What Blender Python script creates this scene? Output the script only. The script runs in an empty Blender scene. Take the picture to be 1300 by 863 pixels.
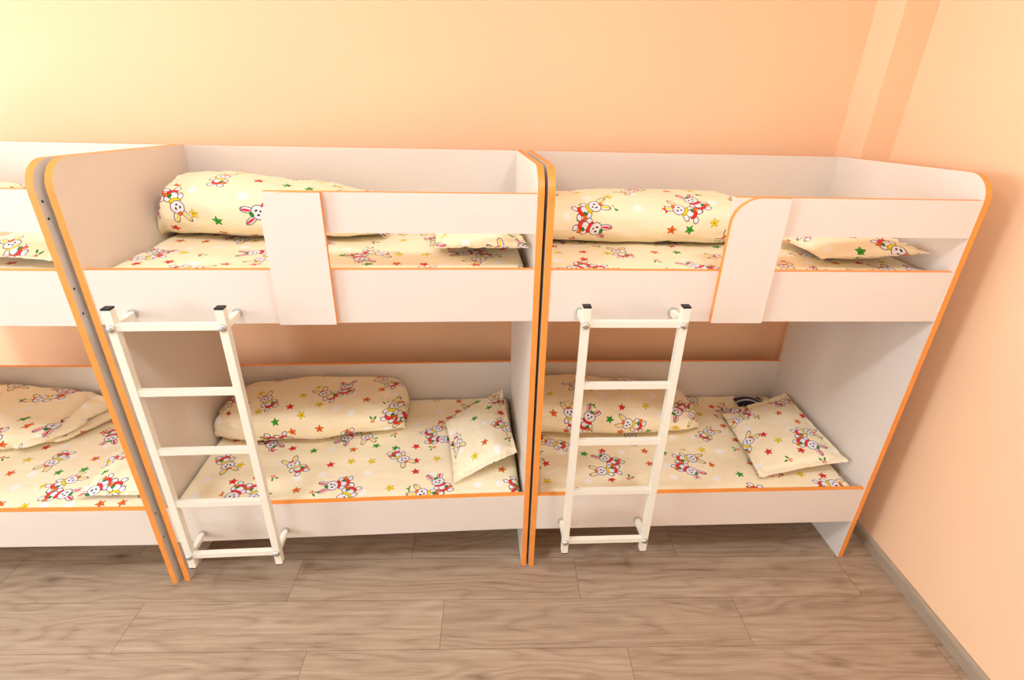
import bpy, bmesh, math, random
from mathutils import Vector, Matrix, noise
C = bpy.context.scene.collection
PI = math.pi

# ------------------------------------------------------------------ measures (metres)
L, W, T = 1.43, 0.80, 0.0213            # bunk length, depth, board thickness
HF, HB = 1.674, 1.636                   # side panel height at the front / at the back
RT = 0.022                              # rail thickness
Z_LOW = (0.2151, 0.3954)                # lower rail
Z_UP = (1.1695, 1.3519)                 # upper rail
Z_GUARD = (1.4706, 1.5931)
Z_LBACK = 0.590
ZM_LO, ZM_UP = 0.3855, 1.3320           # mattress tops
YW, XR = 1.019, 3.0275                  # back wall, right wall
XL, YF, ZC = -3.6, -4.2, 3.0            # left wall, front wall, ceiling
BUNK = {1: (-1.454, -0.0296, 0.75), 2: (0.0, 0.0, 2.72), 3: (1.4393, 0.0637, 1.456)}

def mat4(n):
    x, y, r = BUNK[n]
    return Matrix.Translation((x, y, 0)) @ Matrix.Rotation(math.radians(r), 4, 'Z')

# ------------------------------------------------------------------ node helpers
def s2l(c):
    return tuple(((v / 255) / 12.92 if v / 255 <= .04045 else ((v / 255 + .055) / 1.055) ** 2.4) for v in c) + (1.0,)

class NT:
    def __init__(s, tree): s.t = tree; s.n = tree.nodes; s.l = tree.links
    def put(s, sock, v):
        if hasattr(v, 'is_output') or isinstance(v, bpy.types.NodeSocket): s.l.new(v, sock)
        elif v is not None: sock.default_value = v
    def math(s, op, a, b=None, c=None, clamp=False):
        n = s.n.new('ShaderNodeMath'); n.operation = op; n.use_clamp = clamp
        s.put(n.inputs[0], a); s.put(n.inputs[1], b)
        if c is not None: s.put(n.inputs[2], c)
        return n.outputs[0]
    def vmath(s, op, a, b=None):
        n = s.n.new('ShaderNodeVectorMath'); n.operation = op
        s.put(n.inputs[0], a)
        if b is not None: s.put(n.inputs[1], b)
        return n.outputs['Value'] if op in ('LENGTH', 'DISTANCE', 'DOT_PRODUCT') else n.outputs['Vector']
    def mapping(s, v, loc=(0, 0, 0), rot=0, scale=(1, 1, 1), typ='POINT'):
        n = s.n.new('ShaderNodeMapping'); n.vector_type = typ
        s.put(n.inputs['Vector'], v)
        n.inputs['Location'].default_value = loc; n.inputs['Rotation'].default_value = (0, 0, rot); n.inputs['Scale'].default_value = scale
        return n.outputs[0]
    def mix(s, f, a, b, blend='MIX'):
        n = s.n.new('ShaderNodeMix'); n.data_type = 'RGBA'; n.blend_type = blend
        s.put(n.inputs[0], f); s.put(n.inputs[6], a); s.put(n.inputs[7], b)
        return n.outputs[2]
    def ramp(s, f, stops, interp='LINEAR'):
        n = s.n.new('ShaderNodeValToRGB'); r = n.color_ramp; r.interpolation = interp
        while len(r.elements) < len(stops): r.elements.new(0.5)
        for e, (p, c) in zip(r.elements, stops): e.position = p; e.color = c
        s.put(n.inputs[0], f)
        return n.outputs[0], n.outputs[1]
    def noise(s, v, scale, detail=3, rough=.5, dist=0, dim='3D'):
        n = s.n.new('ShaderNodeTexNoise'); n.noise_dimensions = dim
        s.put(n.inputs['Vector'], v); n.inputs['Scale'].default_value = scale; n.inputs['Detail'].default_value = detail
        n.inputs['Roughness'].default_value = rough; n.inputs['Distortion'].default_value = dist
        return n.outputs[0]
    def white(s, v):
        n = s.n.new('ShaderNodeTexWhiteNoise'); n.noise_dimensions = '3D'; s.put(n.inputs['Vector'], v)
        return n.outputs['Value'], n.outputs['Color']
    def sep(s, v):
        n = s.n.new('ShaderNodeSeparateXYZ'); s.put(n.inputs[0], v); return n.outputs
    def comb(s, x, y, z=0.0):
        n = s.n.new('ShaderNodeCombineXYZ'); s.put(n.inputs[0], x); s.put(n.inputs[1], y); s.put(n.inputs[2], z); return n.outputs[0]
    def rotz(s, v, a):
        n = s.n.new('ShaderNodeVectorRotate'); n.rotation_type = 'Z_AXIS'; s.put(n.inputs['Vector'], v); s.put(n.inputs['Angle'], a); return n.outputs[0]

def new_mat(name):
    m = bpy.data.materials.new(name); m.use_nodes = True
    nt = NT(m.node_tree); b = m.node_tree.nodes['Principled BSDF']
    return m, nt, b
def bump(nt, b, h, strength=.3, dist=.002):
    n = nt.n.new('ShaderNodeBump'); n.inputs['Strength'].default_value = strength; n.inputs['Distance'].default_value = dist
    nt.put(n.inputs['Height'], h); nt.l.new(n.outputs[0], b.inputs['Normal'])
def objco(nt):
    return nt.n.new('ShaderNodeTexCoord').outputs['Object']

def paint(name, rgb, rough=.75, var=.02, bscale=220, bstr=.12):
    m, nt, b = new_mat(name)
    co = objco(nt)
    n1 = nt.noise(co, 1.3, 3)
    c = s2l(rgb)
    lo = tuple(v * (1 - var) for v in c[:3]) + (1,); hi = tuple(min(1, v * (1 + var)) for v in c[:3]) + (1,)
    col, _ = nt.ramp(n1, [(.3, lo), (.7, hi)])
    nt.l.new(col, b.inputs['Base Color']); b.inputs['Roughness'].default_value = rough
    b.inputs['Specular IOR Level'].default_value = .25
    bump(nt, b, nt.noise(co, bscale, 2), bstr, .0006)
    return m

def laminate(name, rgb, grain=.03, rough=.38, stretch=(1, 1, 14), spec=.4):
    m, nt, b = new_mat(name)
    co = objco(nt)
    g = nt.noise(nt.mapping(co, scale=stretch), 9, 4, .6)
    c = s2l(rgb)
    lo = tuple(v * (1 - grain) for v in c[:3]) + (1,); hi = tuple(min(1, v * (1 + grain)) for v in c[:3]) + (1,)
    col, _ = nt.ramp(g, [(.3, lo), (.7, hi)])
    nt.l.new(col, b.inputs['Base Color']); b.inputs['Roughness'].default_value = rough
    b.inputs['Specular IOR Level'].default_value = spec
    bump(nt, b, g, .08, .0008)
    return m

M_WALL = paint('peach wall paint', (250, 206, 168))
M_WALL_PALE = paint('pale cream bounce neutralising paint', (244, 238, 228))  # unseen walls made paler than the peach ones to neutralise bounced light
M_CEIL = paint('white ceiling paint', (246, 242, 234))
M_LAM = laminate('cream laminate', (228, 217, 208), .012)
M_EDGE = laminate('orange beech edge band', (244, 152, 68), .07, .4, (1, 1, 1))
M_METAL = paint('cream powder coat', (238, 234, 220), .35, .01, 400, .05)
M_METAL.node_tree.nodes['Principled BSDF'].inputs['Specular IOR Level'].default_value = .5
M_BLACK = paint('black plastic', (32, 30, 32), .45, .02)
M_WHITE = paint('white window frame', (240, 240, 238), .4, .01)
M_BASE = laminate('grey brown skirting laminate', (166, 146, 126), .13, .45, (10, 1, 14))
def chrome():
    m, nt, b = new_mat('brushed chrome')
    g = nt.noise(objco(nt), 300, 2)
    col, _ = nt.ramp(g, [(.3, s2l((190, 194, 196))), (.7, s2l((214, 217, 218)))])
    nt.l.new(col, b.inputs['Base Color']); b.inputs['Metallic'].default_value = 1; b.inputs['Roughness'].default_value = .25
    return m
M_CHROME = chrome()
def hole():
    m, nt, b = new_mat('dark steel'); g = nt.noise(objco(nt), 200, 2)
    col, _ = nt.ramp(g, [(.3, s2l((92, 88, 86))), (.7, s2l((120, 116, 112)))])
    nt.l.new(col, b.inputs['Base Color']); b.inputs['Metallic'].default_value = .8; b.inputs['Roughness'].default_value = .4
    return m
M_STEEL = hole()
def ticking():
    m, nt, b = new_mat('navy and white striped ticking')
    uv = nt.n.new('ShaderNodeTexCoord').outputs['UV']
    w = nt.math('FRACT', nt.math('MULTIPLY', nt.sep(uv)[1], 24))
    col, _ = nt.ramp(w, [(0, s2l((34, 34, 58))), (.74, s2l((196, 194, 204)))], 'CONSTANT')
    nt.l.new(col, b.inputs['Base Color']); b.inputs['Roughness'].default_value = .9
    return m
M_TICK = ticking()

# ------------------------------------------------------------------ floor: long oak planks
def floor_mat():
    m, nt, b = new_mat('oak laminate planks')
    co = objco(nt); x, y, _ = nt.sep(co)
    PW, PL = .2085, 1.19
    v = nt.math('DIVIDE', nt.math('ADD', y, .3105), PW)
    row = nt.math('FLOOR', v); fy = nt.math('FRACT', v)
    hsh, _ = nt.white(nt.comb(row, 3.7, 1.1))
    off = nt.math('MULTIPLY', hsh, PL)
    for k, o in ((-1, .60), (0, -.104), (1, .4535), (2, .922)):
        is_k = nt.math('COMPARE', row, float(k), .1)
        off = nt.math('ADD', nt.math('MULTIPLY', off, nt.math('SUBTRACT', 1.0, is_k)), nt.math('MULTIPLY', is_k, o))
    u = nt.math('DIVIDE', nt.math('SUBTRACT', x, off), PL)
    pl = nt.math('FLOOR', u); fx = nt.math('FRACT', u)
    idv = nt.comb(pl, row, 5.0)
    hv, hc = nt.white(idv)
    # wood coordinates, shifted per plank
    shift = nt.vmath('MULTIPLY', hc, (13.0, 7.0, 9.0))
    p = nt.vmath('ADD', nt.comb(x, y, 0.0), shift)
    warp = nt.noise(nt.mapping(p, scale=(1.3, 7.0, 1)), 1.0, 2, .4)
    px, py, _z = nt.sep(p)
    # growth rings, bent into cathedral figure by the slow warp
    field = nt.math('ADD', nt.math('MULTIPLY', py, 14.0), nt.math('MULTIPLY', warp, 11.0))
    rings = nt.math('SINE', nt.math('MULTIPLY', field, 6.283))
    rings = nt.math('POWER', nt.math('MULTIPLY_ADD', rings, .5, .5), .45)
    fine = nt.noise(nt.mapping(p, scale=(9, 260, 1)), 1.0, 5, .72)
    med = nt.noise(nt.mapping(p, scale=(1.8, 58, 1)), 1.0, 5, .62)
    broad = nt.noise(nt.mapping(p, scale=(1.5, 9, 1)), 1.0, 3, .5)
    g = nt.math('ADD', nt.math('MULTIPLY', rings, .10), nt.math('ADD', nt.math('MULTIPLY', fine, .42), nt.math('ADD', nt.math('MULTIPLY', med, .38), nt.math('MULTIPLY', broad, .14))))
    col, _ = nt.ramp(g, [(.36, s2l((128, 103, 82))), (.46, s2l((161, 136, 114))), (.58, s2l((179, 155, 132))), (.72, s2l((194, 172, 149)))])
    # knots
    vn = nt.n.new('ShaderNodeTexVoronoi'); vn.feature = 'F1'; vn.inputs['Scale'].default_value = 1.0
    nt.l.new(nt.mapping(p, scale=(2.6, 6.2, 1)), vn.inputs['Vector']); vn.inputs['Randomness'].default_value = 1
    kd = nt.math('ADD', vn.outputs['Distance'], nt.math('MULTIPLY', nt.math('SUBTRACT', fine, .5), .12))
    kc, _ = nt.ramp(kd, [(.03, (.34, .30, .28, 1)), (.08, (.7, .66, .63, 1)), (.17, (1, 1, 1, 1))])
    col = nt.mix(.8, col, kc, 'MULTIPLY')
    tone, _ = nt.ramp(hv, [(0, (.9, .89, .88, 1)), (1, (1.0, 1.0, 1.0, 1))])
    col = nt.mix(1.0, col, tone, 'MULTIPLY')
    # joints
    ey = nt.math('MULTIPLY', nt.math('MINIMUM', fy, nt.math('SUBTRACT', 1.0, fy)), PW)
    ex = nt.math('MULTIPLY', nt.math('MINIMUM', fx, nt.math('SUBTRACT', 1.0, fx)), PL)
    e = nt.math('MINIMUM', ex, ey)
    jm, _ = nt.ramp(nt.math('MULTIPLY', e, 100.0), [(.05, (.42, .36, .32, 1)), (.16, (1, 1, 1, 1))])
    col = nt.mix(1.0, col, jm, 'MULTIPLY')
    nt.l.new(col, b.inputs['Base Color']); b.inputs['Roughness'].default_value = .42; b.inputs['Specular IOR Level'].default_value = .4
    bump(nt, b, nt.math('ADD', nt.math('MULTIPLY', fine, .4), jm), .12, .001)
    return m
M_FLOOR = floor_mat()

# ------------------------------------------------------------------ nursery print fabric
GREY = s2l((120, 105, 112)); BLK = s2l((40, 34, 40))
WH = (240, 234, 242); YE = (250, 222, 20); RE = (236, 44, 40); OR = (240, 112, 24); GR = (44, 150, 40); PK = (226, 40, 70)

def shapes(nt, v, col, alp, lst):
    for (cx, cy, rx, ry, rot, c, outline) in lst:
        q = nt.mapping(v, (cx, cy, 0), math.radians(rot), (rx, ry, 1), 'TEXTURE')
        d = nt.vmath('LENGTH', q)
        fill = s2l(c)
        if outline:
            k = 1 - .05 / min(rx, ry)
            line = GREY if outline == 1 else tuple(x * .55 for x in fill[:3]) + (1,)
            cc, aa = nt.ramp(nt.math('MULTIPLY', d, .5), [(0, fill), (k * .5, line), (.5, (0, 0, 0, 0))], 'CONSTANT')
        else:
            cc, aa = nt.ramp(nt.math('MULTIPLY', d, .5), [(0, fill), (.5, (0, 0, 0, 0))], 'CONSTANT')
        col = nt.mix(aa, col, cc); alp = nt.math('MAXIMUM', alp, aa)
    return col, alp

def bunny_group(name, scarf, inner, bow):
    g = bpy.data.node_groups.new(name, 'ShaderNodeTree')
    g.interface.new_socket('Vector', in_out='INPUT', socket_type='NodeSocketVector')
    g.interface.new_socket('Color', in_out='OUTPUT', socket_type='NodeSocketColor')
    g.interface.new_socket('Alpha', in_out='OUTPUT', socket_type='NodeSocketFloat')
    nt = NT(g); i = g.nodes.new('NodeGroupInput'); o = g.nodes.new('NodeGroupOutput')
    v = i.outputs[0]
    lst = [(-.27, .90, .19, .40, 16, WH, 1), (.36, .84, .19, .38, -36, WH, 1),
           (-.27, .94, .07, .27, 14, inner, 0), (.36, .88, .07, .25, -34, inner, 0),
           (-.30, -.78, .23, .17, 20, WH, 1), (.30, -.80, .24, .17, -15, WH, 1),
           (0, -.50, .33, .23, 0, RE, 2),
           (-.02, -.30, .28, .24, 0, WH, 1),
           (-.38, -.18, .17, .26, -35, WH, 1), (.38, -.22, .17, .26, 40, WH, 1),
           (0, .0, .38, .17, -6, scarf, 2),
           (0, .36, .44, .37, 0, WH, 1),
           (.03, .72, .17, .11, 10, bow, 2),
           (-.14, .40, .055, .085, 0, (40, 34, 40), 0), (.13, .41, .055, .085, 0, (40, 34, 40), 0),
           (0, .22, .07, .05, 0, (60, 44, 50), 0),
           (.42, -.50, .20, .11, -30, OR, 2), (.22, -.36, .15, .09, 30, GR, 2)]
    col, alp = shapes(nt, v, (0, 0, 0, 1), 0.0, lst)
    nt.l.new(col, o.inputs[0]); nt.l.new(alp, o.inputs[1])
    return g
G_Y = bunny_group('yellow scarf bunny', YE, YE, OR)
G_R = bunny_group('red bow bunny', RE, PK, GR)

def fabric():
    m, nt, b = new_mat('cream cotton with bunny and star print')
    uv = nt.n.new('ShaderNodeTexCoord').outputs['UV']
    u, v, _ = nt.sep(nt.vmath('MULTIPLY', uv, (.83, .83, .83)))
    col = s2l((250, 232, 196))
    base = nt.mix(nt.noise(uv, 6.0, 2), s2l((250, 233, 198)), s2l((252, 239, 209)))
    # ---- stars, dots and tulips
    SC = .0775
    su = nt.math('DIVIDE', u, SC); sv = nt.math('DIVIDE', v, SC)
    iu = nt.math('FLOOR', su); iv = nt.math('FLOOR', sv)
    h1, hc = nt.white(nt.comb(iu, iv, 2.5)); hr, hg, hb = nt.sep(hc)
    lu = nt.math('MULTIPLY', nt.math('SUBTRACT', nt.math('FRACT', su), .5), SC)
    lv = nt.math('MULTIPLY', nt.math('SUBTRACT', nt.math('FRACT', sv), .5), SC)
    lu = nt.math('ADD', lu, nt.math('MULTIPLY', nt.math('SUBTRACT', hr, .5), .024))
    lv = nt.math('ADD', lv, nt.math('MULTIPLY', nt.math('SUBTRACT', hg, .5), .024))
    p = nt.rotz(nt.comb(lu, lv, 0.0), nt.math('MULTIPLY', hb, 6.283))
    px, py, _ = nt.sep(p); r = nt.vmath('LENGTH', p)
    ang = nt.math('ARCTAN2', px, py)
    ph = nt.math('ABSOLUTE', nt.math('SUBTRACT', nt.math('FRACT', nt.math('DIVIDE', ang, 2 * PI / 5)), .5))   # .5 tip, 0 valley
    tt = nt.math('MULTIPLY', ph, 2.0)
    # 1/R runs between tip and valley
    R = nt.math('DIVIDE', .0085, nt.math('SUBTRACT', 1.0, nt.math('MULTIPLY', nt.math('POWER', tt, 1.15), .52)))
    q = nt.math('DIVIDE', r, R)
    scol, _ = nt.ramp(nt.math('FRACT', nt.math('MULTIPLY', h1, 7.13)), [(0, s2l((238, 44, 46))), (.28, s2l((240, 112, 30))), (.52, s2l((246, 218, 24))), (.76, s2l((58, 168, 44)))], 'CONSTANT')
    dark = nt.mix(1.0, scol, (.5, .42, .4, 1), 'MULTIPLY')
    sc2 = nt.mix(nt.math('GREATER_THAN', q, .8), scol, dark)
    for ex in (-.0026, .0026):
        e = nt.vmath('LENGTH', nt.mapping(p, (ex, .001, 0), 0, (.0015, .0028, 1), 'TEXTURE'))
        sc2 = nt.mix(nt.math('LESS_THAN', e, 1.0), sc2, BLK)
    is_star = nt.math('MULTIPLY', nt.math('LESS_THAN', h1, .50), nt.math('LESS_THAN', q, 1.0))
    is_dot = nt.math('MULTIPLY', nt.math('MULTIPLY', nt.math('GREATER_THAN', h1, .50), nt.math('LESS_THAN', h1, .78)), nt.math('LESS_THAN', r, .0145))
    is_tul = nt.math('GREATER_THAN', h1, .92)
    col = nt.mix(nt.math('MULTIPLY', is_dot, .75), base, s2l((250, 248, 252)))
    col = nt.mix(is_star, col, sc2)
    tp = nt.vmath('SCALE', p); tp.node.inputs['Scale'].default_value = 1 / .017
    tc, ta = shapes(nt, tp, (0, 0, 0, 1), 0.0, [(-.5, -.5, .2, .5, -30, GR, 2), (.35, -.6, .2, .45, 35, GR, 2), (0, .35, .42, .42, 0, (240, 90, 90), 2), (0, .45, .2, .3, 0, (250, 200, 120), 0)])
    col = nt.mix(nt.math('MULTIPLY', ta, is_tul), col, tc)
    # ---- bunnies in brick rows: a pair in even rows, one alone in odd rows
    BW, BH = .31, .155
    bv = nt.math('ADD', nt.math('DIVIDE', v, BH), .25)
    row = nt.math('FLOOR', bv); par = nt.math('FLOORED_MODULO', row, 2.0)
    bu = nt.math('ADD', nt.math('DIVIDE', u, BW), nt.math('MULTIPLY', par, .5)); bu = nt.math('ADD', bu, .125)
    cu = nt.math('FLOOR', bu)
    hh, h3 = nt.white(nt.comb(cu, row, 9.0)); j1, j2, j3 = nt.sep(h3)
    du = nt.math('MULTIPLY', nt.math('SUBTRACT', nt.math('FRACT', bu), .5), BW)
    dv = nt.math('MULTIPLY', nt.math('SUBTRACT', nt.math('FRACT', bv), .5), BH)
    du = nt.math('ADD', du, nt.math('MULTIPLY', nt.math('SUBTRACT', j1, .5), .012))
    bp = nt.rotz(nt.comb(du, dv, 0.0), nt.math('MULTIPLY', hh, 6.283))
    bl = nt.vmath('LENGTH', bp)
    # a clear ring of cloth round every bunny so no star runs into it
    keep = nt.math('LESS_THAN', bl, nt.math('SUBTRACT', .073, nt.math('MULTIPLY', par, .017)))
    col = nt.mix(keep, col, base)
    def use(group, loc, rot, flip=1):
        qv = nt.mapping(bp, loc, rot, (.054 * flip, .054, 1), 'TEXTURE')
        n = nt.n.new('ShaderNodeGroup'); n.node_tree = group; nt.l.new(qv, n.inputs[0]); return n.outputs[0], n.outputs[1]
    pairm = nt.math('SUBTRACT', 1.0, par)
    c1, a1 = use(G_R, (.033, -.012, 0), -.40, 1)
    col = nt.mix(nt.math('MULTIPLY', a1, pairm), col, c1)
    c2, a2 = use(G_Y, (-.030, -.008, 0), .33, 1)
    col = nt.mix(nt.math('MULTIPLY', a2, nt.math('MAXIMUM', pairm, nt.math('GREATER_THAN', j2, -1.0))), col, c2)
    nt.l.new(col, b.inputs['Base Color'])
    b.inputs['Roughness'].default_value = .85; b.inputs['Specular IOR Level'].default_value = .15
    b.inputs['Sheen Weight'].default_value = .15
    wr = nt.noise(nt.mapping(uv, rot=.5, scale=(9, 16, 1)), 1.0, 4, .55, .6)
    bump(nt, b, wr, .35, .012)
    return m
M_FAB = fabric()

# ------------------------------------------------------------------ mesh helpers
def add_box(bm, x0, x1, y0, y1, z0, z1, mi=0, edge_faces=None, edge_mi=1):
    vs = [bm.verts.new(p) for p in ((x0, y0, z0), (x1, y0, z0), (x1, y1, z0), (x0, y1, z0), (x0, y0, z1), (x1, y0, z1), (x1, y1, z1), (x0, y1, z1))]
    F = {'bottom': (3, 2, 1, 0), 'top': (4, 5, 6, 7), 'front': (0, 1, 5, 4), 'right': (1, 2, 6, 5), 'back': (2, 3, 7, 6), 'left': (3, 0, 4, 7)}
    for k, ix in F.items():
        f = bm.faces.new([vs[i] for i in ix]); f.material_index = edge_mi if edge_faces and k in edge_faces else mi
def bevel(bm, w, seg=2, angle=.6):
    bmesh.ops.bevel(bm, geom=[e for e in bm.edges if len(e.link_faces) == 2 and e.calc_face_angle() > angle], offset=w, segments=seg, affect='EDGES', clamp_overlap=True, material=-1)
def add_prism(bm, outline, axis, a, b, mi=0, edge_mi=1):
    """outline: list of 2D points; extruded along axis ('x' or 'y') from a to b. Narrow faces get edge_mi."""
    def P(p, t): return (t, p[0], p[1]) if axis == 'x' else (p[0], t, p[1])
    va = [bm.verts.new(P(p, a)) for p in outline]; vb = [bm.verts.new(P(p, b)) for p in outline]
    n = len(outline)
    f = bm.faces.new(va); f.material_index = mi
    f = bm.faces.new(list(reversed(vb))); f.material_index = mi
    for i in range(n):
        f = bm.faces.new((va[i], vb[i], vb[(i + 1) % n], va[(i + 1) % n])); f.material_index = edge_mi
def add_cyl(bm, p, axis, r, h, seg=20, dome=0.0, mi=0):
    """cylinder from p along axis; the far end may swell into a dome."""
    ax = Vector(axis).normalized(); q = ax.to_track_quat('Z', 'Y').to_matrix().to_4x4(); M = Matrix.Translation(p) @ q
    prof = [(0, r), (h, r)]
    if dome: prof += [(h + dome * math.sin(t), r * math.cos(t)) for t in (PI / 8, PI / 4, 3 * PI / 8)]
    rings = [[bm.verts.new(M @ Vector((rr * math.cos(2 * PI * k / seg), rr * math.sin(2 * PI * k / seg), z))) for k in range(seg)] for z, rr in prof]
    for a, b in zip(rings, rings[1:]):
        for k in range(seg):
            f = bm.faces.new((a[k], a[(k + 1) % seg], b[(k + 1) % seg], b[k])); f.material_index = mi
    f = bm.faces.new(list(reversed(rings[0]))); f.material_index = mi
    if dome:
        c = bm.verts.new(M @ Vector((0, 0, h + dome)))
        for k in range(seg): bm.faces.new((rings[-1][k], rings[-1][(k + 1) % seg], c)).material_index = mi
    else: bm.faces.new(rings[-1]).material_index = mi
def add_bar(bm, p0, p1, w, d, up=(0, 1, 0), mi=0):
    """rectangular tube between two points, w across, d along 'up'."""
    p0, p1 = Vector(p0), Vector(p1); z = (p1 - p0).normalized(); y = Vector(up); y = (y - z * y.dot(z)).normalized(); x = y.cross(z)
    vs = []
    for p in (p0, p1):
        for sx, sy in ((-1, -1), (1, -1), (1, 1), (-1, 1)): vs.append(bm.verts.new(p + x * sx * w / 2 + y * sy * d / 2))
    for ix in ((3, 2, 1, 0), (4, 5, 6, 7), (0, 1, 5, 4), (1, 2, 6, 5), (2, 3, 7, 6), (3, 0, 4, 7)):
        bm.faces.new([vs[i] for i in ix]).material_index = mi
def obj(name, bm, mats, parent=None, smooth=False, mw=None):
    bmesh.ops.recalc_face_normals(bm, faces=bm.faces[:])
    me = bpy.data.meshes.new(name); bm.to_mesh(me); bm.free()
    for m in (mats if isinstance(mats, (list, tuple)) else [mats]): me.materials.append(m)
    if smooth:
        for p in me.polygons: p.use_smooth = True
    o = bpy.data.objects.new(name, me); C.objects.link(o)
    if parent: o.parent = parent
    if mw is not None: o.matrix_world = mw
    return o
def struct(name, bm, mats, parent=None):
    o = obj(name, bm, mats, parent)
    if parent is None: o['kind'] = 'structure'
    return o
def tag(o, label, cat, group=None):
    o['label'] = label; o['category'] = cat
    if group: o['group'] = group

# ------------------------------------------------------------------ room shell
bm = bmesh.new(); add_box(bm, XL, XR, YF, YW, -.06, 0); struct('floor', bm, M_FLOOR)
bm = bmesh.new(); add_box(bm, XL - .12, XR + .12, YF - .12, YW + .12, ZC, ZC + .1); struct('ceiling', bm, M_CEIL)
bm = bmesh.new(); add_box(bm, XL, XR, YW, YW + .12, -.06, ZC); struct('wall_back', bm, M_WALL)
bm = bmesh.new(); add_box(bm, XR, XR + .12, YF, YW + .12, -.06, ZC); struct('wall_right', bm, M_WALL)
bm = bmesh.new(); add_box(bm, 2.893, XR, .831, YW, 0, ZC); struct('wall_corner_pilaster', bm, M_WALL)
# left wall and front wall, each pierced by windows
def holed_wall(name, axis, pos, thick, a0, a1, holes, z0, z1):
    bm = bmesh.new()
    def B(u0, u1, w0, w1):
        if axis == 'x': add_box(bm, pos - thick, pos, u0, u1, w0, w1)
        else: add_box(bm, u0, u1, pos - thick, pos, w0, w1)
    cur = a0
    for h0, h1 in holes:
        B(cur, h0, -.06, ZC); B(h0, h1, -.06, z0); B(h0, h1, z1, ZC); cur = h1
    B(cur, a1, -.06, ZC)
    struct(name, bm, M_WALL_PALE)
WIN_L = [(-3.2, -1.7), (-.85, .92)]
WIN_F = [(-2.6, -.8), (.1, 1.9)]
WZ = (.85, 2.6)
holed_wall('wall_left', 'x', XL, .15, YF, YW, WIN_L, *WZ)
holed_wall('wall_front', 'y', YF, .15, XL, XR, WIN_F, .85, 2.6)
k = 0
for axis, wins, pos in (('x', WIN_L, XL - .1), ('y', WIN_F, YF - .1)):
    for a, b_ in wins:
        k += 1
        bm = bmesh.new(); w = .06
        def B(u0, u1, w0, w1, d=.025):
            if axis == 'x': add_box(bm, pos - d, pos + d, u0, u1, w0, w1)
            else: add_box(bm, u0, u1, pos - d, pos + d, w0, w1)
        B(a, a + w, *WZ); B(b_ - w, b_, *WZ); B(a + w, b_ - w, WZ[0], WZ[0] + w); B(a + w, b_ - w, WZ[1] - w, WZ[1])
        m_ = (a + b_) / 2; B(m_ - w / 2, m_ + w / 2, WZ[0] + w, WZ[1] - w)
        struct('window_%d' % k, bm, M_WHITE)
# skirting boards
def skirting(name, axis, pos, a, b, sgn):
    bm = bmesh.new()
    prof = [(0, 0), (.015, 0), (.015, .045), (.012, .054), (.006, .060), (0, .060)]
    pr = [(pos + sgn * d, z) for d, z in prof]
    if axis == 'y':    # runs along y, profile in x-z
        add_prism(bm, pr, 'y', a, b, 0, 0)
    else:
        add_prism(bm, pr, 'x', a, b, 0, 0)
    struct(name, bm, M_BASE)
skirting('baseboard_right', 'y', XR, YF, .829, -1)
skirting('baseboard_back', 'x', YW, XL, 2.892, -1)
bm = bmesh.new(); add_box(bm, 2.878, XR - .001, .816, .8305, 0, .06); add_box(bm, 2.878, 2.8925, .8305, YW - .016, 0, .06); struct('baseboard_pilaster', bm, M_BASE)

# ------------------------------------------------------------------ bunk bed
def arc(cx, cy, r, a0, a1, n=10):
    return [(cx + r * math.cos(a0 + (a1 - a0) * k / n), cy + r * math.sin(a0 + (a1 - a0) * k / n)) for k in range(n + 1)]
def side_outline():
    r = .085; sl = (HF - HB) / W
    # front edge at y=0, top edge falls gently to the back
    top = lambda y: HF - sl * y
    pts = [(0, 0)] + [(r - r * math.cos(a), top(r) - r + r * math.sin(a)) for a in [PI / 2 * k / 12 for k in range(13)]]
    pts += [(W, HB), (W, 0)]
    return pts

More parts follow.
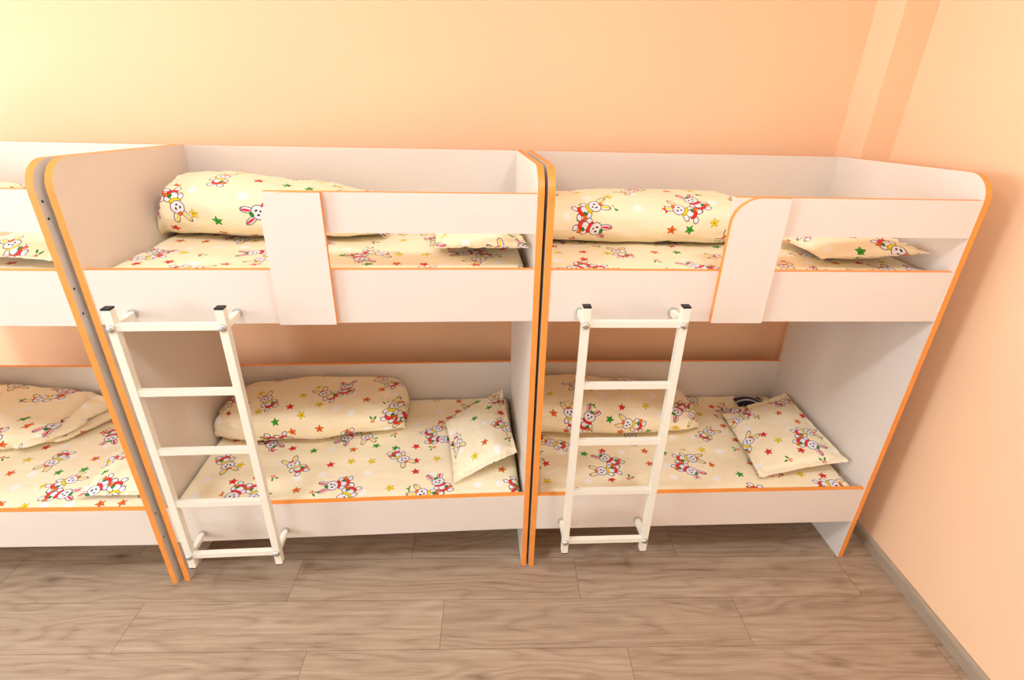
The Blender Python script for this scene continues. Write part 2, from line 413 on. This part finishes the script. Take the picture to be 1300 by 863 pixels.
def make_bunk():
    root = bpy.data.objects.new('bunk_bed', None); C.objects.link(root); root.empty_display_size = .2
    LM = [M_LAM, M_EDGE]
    for x0 in (0, L - T):
        bm = bmesh.new(); add_prism(bm, side_outline(), 'x', x0, x0 + T); bevel(bm, .0012, 2, 1.2)
        sp = obj('side_panel', bm, LM, root)
        outer = x0 == 0
        for y, z in [(.014, v) for v in (1.558, 1.508, 1.291, 1.208, .369, .246)] + [(W - .009, v) for v in (.50, .30, 1.55, 1.28)]:
            b2 = bmesh.new()
            add_cyl(b2, (0 if outer else L, y, z), (-1 if outer else 1, 0, 0), .0042, .0007, 14)
            obj('screw_head', b2, M_STEEL, sp)
    def rail(name, y0, y1, z0, z1, x0=T, x1=L - T):
        bm = bmesh.new(); add_box(bm, x0, x1, y0, y1, z0, z1, 0, ('top', 'bottom') if name != 'x' else None); bevel(bm, .001, 1)
        return obj(name, bm, LM, root)
    rail('lower_rail', .002, .002 + RT, *Z_LOW)
    rail('upper_rail', .002, .002 + RT, *Z_UP)
    rail('guard_rail', .002, .002 + RT, *Z_GUARD, x0=.59)
    rail('lower_back_board', W - .02, W - .002, .2, Z_LBACK)
    rail('upper_back_board', W - .02, W - .002, 1.16, HB)
    for z in (.235, 1.19):
        bm = bmesh.new(); add_box(bm, T, L - T, .002 + RT, W - .02, z, z + .018); obj('bed_deck', bm, M_LAM, root)
    # wide upright board that closes the guard rail, rounded at its upper left
    x0, x1, z0, z1, r = .583, .762, 1.172, 1.5945, .085
    out = [(x0, z0), (x1, z0), (x1, z1)] + arc(x0 + r, z1 - r, r, PI / 2, PI, 12)
    bm = bmesh.new(); add_prism(bm, out, 'y', -.018, .0015); bevel(bm, .001, 1, 1.2); obj('guard_board', bm, LM, root)
    # ladder: two square uprights, five rungs, four stand-off arms
    YF0, S = -.115, .025
    bm = bmesh.new()
    XS = (.1285, .449)
    for x in XS: add_box(bm, x - S / 2, x + S / 2, YF0, YF0 + S, .200, 1.266)
    bevel(bm, .0018, 2)
    lad = obj('ladder', bm, M_METAL, root)
    for z in (1.2085, .977, .742, .510, .257):
        bm = bmesh.new(); add_box(bm, XS[0] + S / 2, XS[1] - S / 2, YF0 + .003, YF0 + .022, z - .0105, z + .0105); bevel(bm, .0018, 2); obj('rung', bm, M_METAL, lad)
    for x in XS:
        bm = bmesh.new(); add_box(bm, x - S / 2 - .0005, x + S / 2 + .0005, YF0 - .0005, YF0 + S + .0005, 1.266, 1.2715); bevel(bm, .001, 1); obj('end_cap', bm, M_BLACK, lad)
        bm = bmesh.new(); add_box(bm, x - S / 2 - .0003, x + S / 2 + .0003, YF0 - .0003, YF0 + S + .0003, .196, .200); obj('foot_cap', bm, M_BLACK, lad)
        for z in (1.2065, .257):
            bm = bmesh.new(); add_box(bm, x - .0095, x + .0095, YF0 + S, .0015, z - .0095, z + .0095); bevel(bm, .0015, 1); obj('stand_off_arm', bm, M_METAL, lad)
            bm = bmesh.new(); add_cyl(bm, (x, YF0, z), (0, -1, 0), .0125, .002, 24, .008); obj('bolt', bm, M_CHROME, lad, True)
            bm = bmesh.new(); add_cyl(bm, (x, -.006, z + .002), (0, 1, 0), .0145, .0075, 24); obj('mounting_washer', bm, M_CHROME, lad, False)
    return root
def kids(o): return [c for c in bpy.data.objects if c.parent == o]
def copy_tree(o, parent=None):
    c = o.copy(); C.objects.link(c); c.parent = parent
    for ch in kids(o): copy_tree(ch, c)
    return c
proto = make_bunk()
LBL = {2: 'cream and orange bunk bed in the middle, between its two neighbours',
       1: 'cream and orange bunk bed cut off by the left edge of the photo',
       3: 'cream and orange bunk bed nearest the right wall'}
beds = {2: proto}
for n in (1, 3): beds[n] = copy_tree(proto)
for n, o in beds.items():
    o.matrix_world = mat4(n); tag(o, LBL[n], 'bunk bed', 'row of bunk beds along the back wall')

# ------------------------------------------------------------------ bedding
uvseed = random.Random(4)
def grid_mesh(name, P, UV, nu, nv, wrap_v=False, mat=M_FAB, parent=None, mw=None, extra=None):
    """P[i][j] points; builds quads, UV in metres."""
    bm = bmesh.new(); uvl = bm.loops.layers.uv.new('UVMap')
    V = [[bm.verts.new(P[i][j]) for j in range(nv)] for i in range(nu)]
    for i in range(nu - 1):
        for j in range(nv if wrap_v else nv - 1):
            j2 = (j + 1) % nv
            f = bm.faces.new((V[i][j], V[i + 1][j], V[i + 1][j2], V[i][j2]))
            uj2 = j + 1
            for lp, (a, b) in zip(f.loops, ((i, j), (i + 1, j), (i + 1, uj2), (i, uj2))): lp[uvl].uv = UV[a][b]
    bm.normal_update()
    me = bpy.data.meshes.new(name); bm.to_mesh(me); bm.free(); me.materials.append(mat)
    for p in me.polygons: p.use_smooth = True
    o = bpy.data.objects.new(name, me); C.objects.link(o)
    if parent: o.parent = parent
    if mw is not None: o.matrix_world = mw
    return o
def fbm(x, y, z=0, oct=3):
    s, a, f = 0, 1, 1
    for _ in range(oct):
        s += a * noise.noise(Vector((x * f, y * f, z * f + 3.1 * _))); a *= .5; f *= 2.03
    return s
def lerp_table(tab, x):
    if x <= tab[0][0]: return tab[0][1:]
    for a, b in zip(tab, tab[1:]):
        if x <= b[0]:
            t = (x - a[0]) / (b[0] - a[0]); t = t * t * (3 - 2 * t)
            return tuple(p + (q - p) * t for p, q in zip(a[1:], b[1:]))
    return tab[-1][1:]
def mattress(n, zt, thick, x0, x1, seed, label, group):
    y0, y1 = .030, W - .026
    nu, nv = 150, 0
    # cross-section (y,z) as an open profile: up the front, over the top, down the back, closed below
    sec = []
    r = .028; zb = zt - thick
    sec.append((y0, zb)); 
    for k in range(6): sec.append((y0, zb + (zt - r - zb) * (k + 1) / 6))
    for k in range(1, 7): a = PI / 2 * k / 6; sec.append((y0 + r - r * math.cos(a), zt - r + r * math.sin(a)))
    N = 70
    for k in range(1, N): sec.append((y0 + r + (y1 - y0 - 2 * r) * k / N, zt))
    for k in range(0, 7): a = PI / 2 * (1 - k / 6); sec.append((y1 - r + r * math.cos(a), zt - r + r * math.sin(a)))
    for k in range(6): sec.append((y1, zt - r - (zt - r - zb) * (k + 1) / 6))
    vv = [0]
    for a, b in zip(sec, sec[1:]): vv.append(vv[-1] + math.hypot(b[0] - a[0], b[1] - a[1]))
    nv = len(sec); us, vs = uvseed.uniform(0, 9), uvseed.uniform(0, 9)
    P, UV = [], []
    for i in range(nu):
        s = i / (nu - 1); x = x0 + (x1 - x0) * s
        e = min(x - x0, x1 - x); rr = .03
        drop = 0 if e > rr else rr - math.sqrt(max(0, rr * rr - (rr - e) ** 2))
        row, ur = [], []
        for j, (y, z) in enumerate(sec):
            top = max(0, min(1, (z - (zt - .03)) / .03))
            w = (fbm(x * 3.2, y * 5.5, seed, 3) * .006 + max(0, fbm(x * 7 + 2 * y, y * 2.5, seed + 7, 2)) * .004) * top
            zz = z - drop * (1 if z > zb + .02 else 0) + w - .002 * top
            row.append((x, y + fbm(x * 6, z * 8, seed, 2) * .003, max(zb, zz))); ur.append((us + x, vs + vv[j]))
        P.append(row); UV.append(ur)
    # end walls: collapse first and last ring
    def cap(row): return [(row[0][0], p[1], zb) for p in row]
    P = [cap(P[0])] + P + [cap(P[-1])]
    UV = [[(u - .1, v) for u, v in UV[0]]] + UV + [[(u + .1, v) for u, v in UV[-1]]]
    o = grid_mesh('mattress', P, UV, len(P), nv, mw=mat4(n)); tag(o, label, 'mattress', group)
    return o
def bolster(n, name, tab, zb, seed, uvrot, label, cat, group, pw=2.5, wr=1.0, tuck=.05, nub=1):
    """soft rolled quilt: tab rows are (x, y_front, y_back, height)"""
    x0, x1 = tab[0][0], tab[-1][0]; nu, nv = 120, 96
    us, vs = uvseed.uniform(0, 9), uvseed.uniform(0, 9)
    P, UV = [], []
    ca, sa = math.cos(uvrot), math.sin(uvrot)
    for i in range(nu):
        s = i / (nu - 1); s2 = .5 - .5 * math.cos(PI * s)      # dense at the ends
        x = x0 + (x1 - x0) * s2
        yf, yb, h = lerp_table(tab, x)
        e = min(x - x0, x1 - x); k = min(1, e / tuck); rnd = math.sqrt(max(0, 1 - (1 - k) ** 2))
        hh = h * (.14 + .86 * rnd); hw = (yb - yf) / 2 * (.80 + .20 * rnd); yc = (yf + yb) / 2
        row, ur, arcl, prev = [], [], 0, None
        for j in range(nv + 1):
            a = -PI * .5 + 2 * PI * j / nv
            c, sn = math.cos(a), math.sin(a)
            p_ = 2 / pw
            yy = -math.copysign(abs(c) ** p_, c) * hw
            zz = math.copysign(abs(sn) ** p_, sn)
            z = zb + (zz * .5 + .5) * hh
            near = max(0, 1 - e / .16)
            w = (fbm(x * 4, a * 1.1, seed, 3) * .010 + near * abs(fbm(x * 3, a * 3.4, seed + 4, 2)) * -.014
                 + max(0, fbm(x * 9 + a, a * 1.8 + x * 5, seed + 9, 2)) * .005) * wr * min(1, e / .03 + .2)
            yy += -c * w
            z += sn * w
            z = max(z, zb + .0015)
            q = (x + near * .010 * fbm(a * 2.2, seed, 1.0), yc + yy, z)
            if prev: arcl += math.hypot(q[1] - prev[1], q[2] - prev[2])
            prev = q
            if j < nv: row.append(q)
            ur.append((us + ca * x * 1.0 - sa * arcl, vs + sa * x + ca * arcl))
        P.append(row); UV.append(ur)
    # close the ends on a seam line
    for idx in (0, -1):
        r = P[idx]; zc = zb + (.14 * lerp_table(tab, x0 if idx == 0 else x1)[2]) / 2
        r2 = [(p[0] + (-.006 if idx == 0 else .006), p[1], zc) for p in r]
        if idx == 0: P = [r2] + P; UV = [UV[0]] + UV
        else: P = P + [r2]; UV = UV + [UV[-1]]
    o = grid_mesh(name, P, UV, len(P), nv, wrap_v=True, mw=mat4(n)); tag(o, label, cat, group)
    return o
def pillow(n, corners, thick, seed, uvrot, label, group, sag=0.0, flange=.022, puff_down=.35):
    """corners: four local points a(0,0) b(1,0) c(1,1) d(0,1); soft slab with a sewn flange"""
    A, B, Cc, D = [Vector(c) for c in corners]
    nu = nv = 61
    nrm = ((B - A).cross(D - A)).normalized()
    if nrm.z < 0: nrm = -nrm
    us, vs = uvseed.uniform(0, 9), uvseed.uniform(0, 9)
    lu = ((B - A).length + (Cc - D).length) / 2; lv = ((D - A).length + (Cc - B).length) / 2
    fl = flange / min(lu, lv); ca, sa = math.cos(uvrot), math.sin(uvrot)
    bm = bmesh.new(); uvl = bm.loops.layers.uv.new('UVMap')
    sheets = []
    for side in (1, -1):
        V = []
        for i in range(nu):
            row = []
            for j in range(nv):
                s, t = i / (nu - 1), j / (nv - 1)
                s = .5 - .5 * math.cos(PI * s) * (.75) - .5 * .25 * (1 - 2 * s); t = .5 - .5 * math.cos(PI * t) * .75 - .5 * .25 * (1 - 2 * t)
                s = min(1, max(0, s)); t = min(1, max(0, t))
                # edges bow slightly inwards between the corners
                bow = .020
                ss = s + bow * (1 - 2 * s) * 4 * t * (1 - t); tt = t + bow * (1 - 2 * t) * 4 * s * (1 - s)
                base = A * (1 - ss) * (1 - tt) + B * ss * (1 - tt) + Cc * ss * tt + D * (1 - ss) * tt
                u = max(0, (min(s, 1 - s) - fl) / (.5 - fl)); v = max(0, (min(t, 1 - t) - fl) / (.5 - fl))
                fu = 1 - (1 - u) ** 2.6; fv = 1 - (1 - v) ** 2.6
                h = thick * (fu * fv) ** .62 + .0015
                edge = max(0, 1 - min(u, v) * 3)
                w = fbm(s * 5, t * 5, seed, 3) * .004 + edge * fbm(s * 16, t * 16, seed + 3, 2) * .004
                off = (h * (1 if side > 0 else -puff_down) + w)
                sg = -sag * math.sin(PI * s) * math.sin(PI * t)
                p = base + nrm * off + Vector((0, 0, sg))
                row.append((bm.verts.new(p), (us + ca * s * lu - sa * t * lv, vs + sa * s * lu + ca * t * lv)))
            V.append(row)
        sheets.append(V)
        for i in range(nu - 1):
            for j in range(nv - 1):
                q = [V[i][j], V[i + 1][j], V[i + 1][j + 1], V[i][j + 1]]
                if side < 0: q.reverse()
                f = bm.faces.new([a[0] for a in q])
                for lp, a in zip(f.loops, q): lp[uvl].uv = a[1]
    bmesh.ops.remove_doubles(bm, verts=bm.verts[:], dist=.0001)
    a, b = sheets
    rim = [(i, 0) for i in range(nu)] + [(nu - 1, j) for j in range(1, nv)] + [(i, nv - 1) for i in range(nu - 2, -1, -1)] + [(0, j) for j in range(nv - 2, 0, -1)]
    for (i, j), (k, l) in zip(rim, rim[1:] + rim[:1]):
        q = [a[i][j], b[i][j], b[k][l], a[k][l]]
        try:
            f = bm.faces.new([x[0] for x in q])
            for lp, x in zip(f.loops, q): lp[uvl].uv = x[1]
        except Exception: pass
    bmesh.ops.recalc_face_normals(bm, faces=bm.faces[:])
    me = bpy.data.meshes.new('pillow'); bm.to_mesh(me); bm.free(); me.materials.append(M_FAB)
    for p in me.polygons: p.use_smooth = True
    o = bpy.data.objects.new('pillow', me); C.objects.link(o); o.matrix_world = mat4(n); tag(o, label, 'pillow', group)
    return o

GM, GQ, GP = 'printed mattresses in the bunk beds', 'rolled quilts on the bunk beds', 'small pillows on the bunk beds'
lo_t, up_t = ZM_LO - .253, ZM_UP - 1.208
mattress(1, ZM_LO, lo_t, T + .006, L - T - .006, 1, 'bunny print mattress on the lower bed of the left bunk', GM)
mattress(1, ZM_UP, up_t, T + .006, L - T - .006, 2, 'bunny print mattress on the upper bed of the left bunk, behind its rail', GM)
mattress(2, ZM_LO, lo_t, T + .006, L - T - .012, 3, 'bunny print mattress on the lower bed of the middle bunk', GM)
mattress(2, ZM_UP, up_t, T + .006, L - T - .016, 4, 'bunny print mattress on the upper bed of the middle bunk', GM)
mlo3 = mattress(3, ZM_LO, lo_t, T + .006, L - T - .024, 5, 'bunny print mattress on the lower bed of the right bunk, striped ticking peeping out', GM)
mattress(3, ZM_UP, up_t, T + .006, L - T - .020, 6, 'bunny print mattress on the upper bed of the right bunk', GM)

zu, zl = ZM_UP + .004, ZM_LO + .004
# quilts
bolster(1, 'rolled_quilt', [(.05, .33, .66, .15), (.5, .33, .69, .175), (.93, .36, .70, .165)], zu, 11, .3,
        'rolled bunny print quilt on the upper bed of the left bunk, a sliver showing', 'quilt', GQ)
bolster(2, 'rolled_quilt', [(.024, .42, .74, .15), (.10, .37, .765, .215), (.30, .34, .765, .222), (.55, .345, .75, .190), (.80, .36, .72, .155), (.865, .40, .70, .13)], zu, 12, .1,
        'bulky rolled bunny print quilt on the upper bed of the middle bunk', 'quilt', GQ, pw=2.3, tuck=.08)
bolster(3, 'rolled_quilt', [(.026, .33, .68, .165), (.3, .325, .69, .178), (.6, .315, .69, .182), (.78, .32, .68, .18), (.875, .36, .64, .13)], zu, 13, 1.4,
        'rolled bunny print quilt on the upper bed of the right bunk', 'quilt', GQ, pw=2.6)
bolster(2, 'rolled_quilt', [(.026, .42, .74, .13), (.15, .37, .765, .165), (.45, .365, .77, .182), (.80, .42, .77, .165), (.875, .45, .76, .13)], zl, 14, 2.2,
        'rolled bunny print quilt on the lower bed of the middle bunk', 'quilt', GQ, pw=2.8, tuck=.035)
bolster(3, 'rolled_quilt', [(.026, .36, .74, .185), (.25, .36, .765, .185), (.5, .36, .77, .16), (.75, .38, .74, .13), (.855, .42, .70, .105)], zl, 15, .8,
        'rolled bunny print quilt behind the ladder on the right bunk lower bed', 'quilt', GQ, pw=2.4)
q1 = bolster(1, 'folded_quilt', [(.05, .36, .76, .15), (.35, .34, .77, .150), (.58, .345, .77, .120), (.76, .40, .765, .095), (.80, .44, .75, .08)], zl, 16, 2.6,
        'folded bunny print quilt on the lower bed of the left bunk', 'quilt', GQ, pw=3.0, tuck=.07)
def fold_layer(n, pts, th, seed, parent):
    """a thin curved fold of cloth: polyline of (x,y,z) centre points swept with a rounded section"""
    nu, nv = 50, 20; P, UV = [], []
    us, vs = uvseed.uniform(0, 9), uvseed.uniform(0, 9)
    pts = [Vector(p) for p in pts]
    for i in range(nu):
        s = i / (nu - 1) * (len(pts) - 1); k = min(int(s), len(pts) - 2); t = s - k
        c = pts[k].lerp(pts[k + 1], t); d = (pts[k + 1] - pts[k]).normalized(); side = Vector((-d.y, d.x, 0))
        e = min(i, nu - 1 - i) / (nu - 1); sc = min(1, .25 + e * 5)
        row, ur = [], []
        for j in range(nv + 1):
            a = 2 * PI * j / nv
            p = c + side * math.cos(a) * .085 * sc + Vector((0, 0, 1)) * math.copysign(abs(math.sin(a)) ** .8, math.sin(a)) * th * sc * .5
            p.z += fbm(s * 2, a, seed, 2) * .005
            if j < nv: row.append(tuple(p))
            ur.append((us + i / nu * .45, vs + j / nv * .2))
        P.append(row); UV.append(ur)
    o = grid_mesh('folded_layer', P, UV, nu, nv, wrap_v=True, parent=parent)
    return o
fold_layer(1, [(.70, .44, ZM_LO + .024), (.77, .52, ZM_LO + .024), (.84, .64, ZM_LO + .026), (.88, .735, ZM_LO + .03)], .036, 21, q1)
fold_layer(1, [(.62, .40, ZM_LO + .040), (.70, .43, ZM_LO + .052), (.76, .50, ZM_LO + .050), (.80, .60, ZM_LO + .056)], .026, 23, q1)
fold_layer(1, [(.68, .46, ZM_LO + .054), (.75, .55, ZM_LO + .056), (.81, .66, ZM_LO + .060), (.84, .735, ZM_LO + .064)], .034, 22, q1)

# pillows (corner points in bunk space)
pillow(1, [(.985, .12, zu + .030), (1.39, .045, zu + .034), (1.39, .42, zu + .04), (1.00, .48, zu + .03)], .032, 31, .5,
       'bunny print pillow showing below the guard rail of the left bunk', GP)
pillow(1, [(1.11, .060, zl + .022), (1.395, .060, zl + .030), (1.39, .40, zl + .03), (1.08, .36, zl + .018)], .026, 32, 1.9,
       'bunny print pillow on the lower bed of the left bunk, half hidden', GP)
pillow(2, [(1.075, .24, zu + .018), (1.395, .066, zu + .070), (1.395, .50, zu + .06), (1.05, .56, zu + .022)], .036, 33, 3.3,
       'bunny print pillow on the middle bunk upper bed, seen under its guard rail', GP)
pillow(2, [(1.125, .075, zl + .016), (1.392, .165, zl + .095), (1.360, .715, zl + .075), (1.07, .54, zl + .020)], .040, 34, 1.0,
       'slanted bunny print pillow on the lower bed of the middle bunk', GP, puff_down=.3)
pillow(3, [(1.00, .105, zu + .030), (1.378, .085, zu + .056), (1.375, .43, zu + .07), (1.00, .46, zu + .024)], .046, 35, .2,
       'bunny print pillow right of the guard board on the right bunk upper bed', GP, puff_down=.7, sag=.012)
pillow(3, [(.985, .07, zl + .018), (1.385, .105, zl + .070), (1.385, .640, zl + .085), (1.02, .565, zl + .020)], .034, 36, 2.5,
       'square bunny print pillow on the lower bed of the right bunk', GP, puff_down=.3)
# striped ticking showing where the sheet has slipped
P, UV = [], []
for i in range(15):
    row, ur = [], []
    for j in range(9):
        s, t = i / 14, j / 8
        x = 1.155 + .15 * s; y = .645 + .075 * t
        z = ZM_LO + .010 + .030 * math.sin(PI * min(1, s * 1.1)) * math.sin(PI * (.15 + .7 * t)) * (1 - .5 * s)
        row.append((x, y, z)); ur.append((x, (t * .075 + s * .03)))
    P.append(row); UV.append(ur)
o = grid_mesh('ticking_fold', P, UV, 15, 9, mat=M_TICK, parent=mlo3)
sd = o.modifiers.new('cloth thickness', 'SOLIDIFY'); sd.thickness = .006
o['label'] = 'navy and white striped ticking'

# ------------------------------------------------------------------ light: overcast daylight through the windows, plus two added ceiling lamps
def area(name, loc, rot, sx, sy, power, col):
    l = bpy.data.lights.new(name, 'AREA'); l.shape = 'RECTANGLE'; l.size = sx; l.size_y = sy; l.energy = power; l.color = col
    o = bpy.data.objects.new(name, l); C.objects.link(o); o.location = loc; o.rotation_euler = rot; return o
for a, b_ in WIN_L:
    area('window_daylight', (XL - .06, (a + b_) / 2, sum(WZ) / 2), (0, -PI / 2, 0), WZ[1] - WZ[0] - .1, b_ - a - .1, 235, (.79, .915, 1.0))
for a, b_ in WIN_F:
    area('window_daylight', ((a + b_) / 2, YF - .06, sum(WZ) / 2), (PI / 2, 0, 0), b_ - a - .1, WZ[1] - WZ[0] - .1, 8, (.79, .915, 1.0))
for x, y in ((.2, -1.1), (2.0, -1.1)):  # two unseen lamps added to brighten the upper wall and beds
    bm = bmesh.new(); add_cyl(bm, (x, y, ZC), (0, 0, -1), .17, .05, 40, .02)
    lp = obj('added_fill_lamp', bm, M_WHITE, None, False); tag(lp, 'round flat white lamp added out of view to brighten upper wall and beds', 'lamp', 'added ceiling fill lamps')
    area('added_lamp_fill', (x, y, ZC - .09), (0, 0, 0), .3, .3, 42, (.80, .915, 1.0))
w = bpy.data.worlds.new('sky'); bpy.context.scene.world = w; w.use_nodes = True
wn = NT(w.node_tree); bg = w.node_tree.nodes['Background']
sky = wn.n.new('ShaderNodeTexSky'); sky.sky_type = 'HOSEK_WILKIE'; sky.turbidity = 6
wn.l.new(sky.outputs[0], bg.inputs[0]); bg.inputs[1].default_value = .6

# ------------------------------------------------------------------ camera
rt = Vector((0.99917, 0, 0)); 
def cam_axes(pitch, yaw, roll):
    p, y, r = (math.radians(v) for v in (pitch, yaw, roll))
    fw = Vector((math.sin(y) * math.cos(p), math.cos(y) * math.cos(p), -math.sin(p)))
    rt = Vector((math.cos(y), -math.sin(y), 0)); up = rt.cross(fw)
    return fw, rt * math.cos(r) + up * math.sin(r), up * math.cos(r) - rt * math.sin(r)
fw, rt, up = cam_axes(25.9639, 2.3417, 1.5507)
cam = bpy.data.cameras.new('camera'); co = bpy.data.objects.new('camera', cam); C.objects.link(co)
M = Matrix((rt, up, -fw)).transposed().to_4x4(); M.translation = (1.2734, -1.5654, 1.8930)
co.matrix_world = M
cam.sensor_fit = 'HORIZONTAL'; cam.sensor_width = 36; cam.lens = 665.724 / 1300 * 36; cam.clip_start = .02
sc = bpy.context.scene; sc.camera = co
sc.view_settings.view_transform = 'Standard'; sc.view_settings.look = 'None'
sc.view_settings.exposure = -0.95; sc.view_settings.gamma = 1
sc.view_settings.use_curve_mapping = False
try:
    sc.cycles.max_bounces = 8; sc.cycles.diffuse_bounces = 6
except Exception: pass
